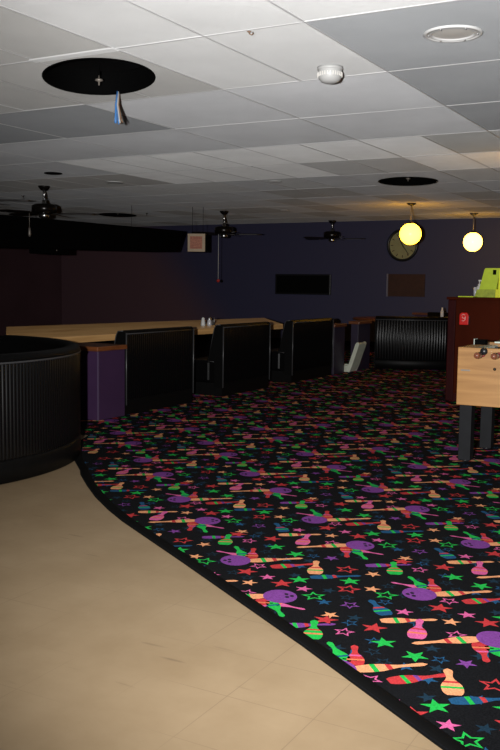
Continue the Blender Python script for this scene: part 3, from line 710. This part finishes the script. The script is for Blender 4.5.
MB().box(-.21, .20, .012, .07, 0, .006).build('foot', M['white_plastic'], t)
t = thing('pump_bottle', 'white pump bottle on the counter left of the lime flyer holder', 'bottle', (-2.845, 10.58, CT))
MB().lathe([(0, 0), (.036, 0), (.038, .01), (.038, .10), (.03, .125), (.014, .135)], 20).build('body', M['white_plastic'], t)
MB().lathe([(.016, .132), (.018, .15), (.008, .153), (.006, .185), (0, .186)], 14).build('pump_neck', M['white_plastic'], t)
MB().box(-.012, .035, -.009, .009, .182, .20).build('pump_head', M['white_plastic'], t, .003)
t = thing('clear_cup', 'clear tumbler on the counter just left of the white pump bottle', 'cup', (-2.905, 10.63, CT))
MB().lathe([(0, 0), (.018, 0), (.022, .115), (.020, .115), (.017, .006), (0, .006)], 20).build('tumbler', M['clear'], t)

# ------------------------------------------------------------------ foosball table
t = thing('foosball_table', 'light wood foosball table on black legs at the right edge', 'game table', (-1.915, 6.6, .008))
LX, WY = 1.30, .82; ZB, ZT = .437, .865
MB().box(0, LX, 0, .03, ZB, ZT).build('side_panel', M['maple_game'], t, .003)
MB().box(0, LX, WY-.03, WY, ZB, ZT).build('side_panel', M['maple_game'], t, .003)
MB().box(.10, LX-.05, WY-.16, WY-.001, ZT, ZT+.012).build('top_rail', M['field'], t, .003)
for x in (0, LX-.03): MB().box(x, x+.03, .03, WY-.03, ZB, ZT).build('end_panel', M['maple_game'], t, .003)
MB().box(.03, LX-.03, .03, WY-.03, ZB+.02, ZB+.04).build('cabinet_bottom', M['black_paint'], t)
MB().box(.10, LX-.10, .05, WY-.05, .73, .745).build('playing_field', M['field'], t)
MB().box(.03, .10, .05, WY-.05, .73, .845).build('field_end', M['field'], t)
MB().box(LX-.10, LX-.03, .05, WY-.05, .73, .845).build('field_end', M['field'], t)
for x in (.01, LX-.10):
    for y in (.055, WY-.155):
        lg = MB().box(x, x+.092, y, y+.10, .012, ZB+.03).build('leg', M['black_paint'], t, .004)
        MB().lathe([(0, 0), (.03, 0), (.032, .012), (.012, .02), (.01, .045), (0, .045)], 14, (x+.046, y+.05, 0)).build('leveler', M['black_plastic'], lg)
for k in range(8):
    x = .185+k*.118; zr = .82; near = k in (0, 1, 3, 5)
    y0, y1 = (-.10, WY+.10) if near else (-.10, WY+.115)
    if k == 0: y0 = -.11
    rd = MB().tube([(x, y0, zr), (x, y1, zr)], .008, 10).build('rod', M['chrome'], t)
    if near:
        sh = .0
        MB().lathe([(0, -.090), (.019, -.088), (.024, -.07), (.020, -.05), (.024, -.022), (.017, -.006), (.0, -.004)], 16, (x, y0+.02, zr), 'Y').build('handle', M['handle'], rd)
    MB().lathe([(.012, -.0), (.02, -.003), (.02, -.022), (.012, -.025)], 14, (x, 0.0, zr), 'Y').build('rod_bushing', M['rubber_red'], rd)
    for q in range(3 if k in (1, 2, 5, 6) else 2):
        y = .2+q*.2; MB().box(x-.012, x+.012, y-.016, y+.016, zr-.07, zr+.035).build('player', M['black_plastic'], rd, .004)
MB().lathe([(.0, -.02), (.024, -.018), (.027, -.008), (.024, 0), (0, .0)], 18, (.205, -.05, .845), 'Y').build('bumper_ball', M['black_plastic'], t)
MB().box(.025, .095, -.004, 0.001, .690, .702).build('latch_plate', M['dull_metal'], t, .002)
MB().lathe([(0, -.004), (.011, -.003), (.011, 0), (0, .0)], 12, (.275, 0, .715), 'Y').build('bolt', M['bronze'], t)
MB().box(.022, .105, .36, .44, ZT+.001, ZT+.040).build('score_counter', M['matte_black'], t, .003)
MB().box(.018, .0225, .355, .445, ZT+.001, ZT+.045).build('score_plate', M['field'], t)

# ------------------------------------------------------------------ camera and light
cam = bpy.data.cameras.new('camera'); co = bpy.data.objects.new('camera', cam); COL.objects.link(co)
yaw, pitch, roll = -.508, -.099, .013
cy, sy_, cp, sp = math.cos(yaw), math.sin(yaw), math.cos(pitch), math.sin(pitch)
F = Vector((sy_*cp, cy*cp, sp)); R0 = Vector((cy, -sy_, 0)); U0 = R0.cross(F)
Rv = R0*math.cos(roll)+U0*math.sin(roll); Uv = U0*math.cos(roll)-R0*math.sin(roll)
co.matrix_world = Matrix(((Rv.x, Uv.x, -F.x, 0), (Rv.y, Uv.y, -F.y, 0), (Rv.z, Uv.z, -F.z, H_CAM), (0, 0, 0, 1)))
cam.sensor_fit = 'VERTICAL'; cam.sensor_height = 36; cam.lens = 907*36/750; cam.clip_start = .05
SC.camera = co

def spot(name, off, elev, power, size, blend, rad, col=(1, 1, 1), az=0):
    l = bpy.data.lights.new(name, 'SPOT'); l.energy = power; l.spot_size = math.radians(size); l.spot_blend = blend; l.shadow_soft_size = rad; l.color = col
    o = bpy.data.objects.new(name, l); COL.objects.link(o)
    o.location = Vector((0, 0, H_CAM))+R0*off[0]+Vector((0, 0, off[2]))+Vector((F.x, F.y, 0)).normalized()*off[1]
    d = Matrix.Rotation(az, 3, 'Z') @ Vector((sy_, cy, 0)); d = d*math.cos(elev)+Vector((0, 0, math.sin(elev)))
    o.rotation_euler = d.to_track_quat('-Z', 'Y').to_euler()
    return o
spot('camera_flash', (-.30, .05, .03), math.radians(1), 2450, 80, 1., .03, (1, .993, .985), az=-.20)

w = bpy.data.worlds.new('world'); SC.world = w; w.use_nodes = True
w.node_tree.nodes['Background'].inputs[0].default_value = (.02, .02, .025, 1); w.node_tree.nodes['Background'].inputs[1].default_value = .3
vs_ = SC.view_settings; vs_.view_transform = 'Standard'; vs_.look = 'None'; vs_.gamma = 1; vs_.exposure = 0; vs_.use_curve_mapping = False
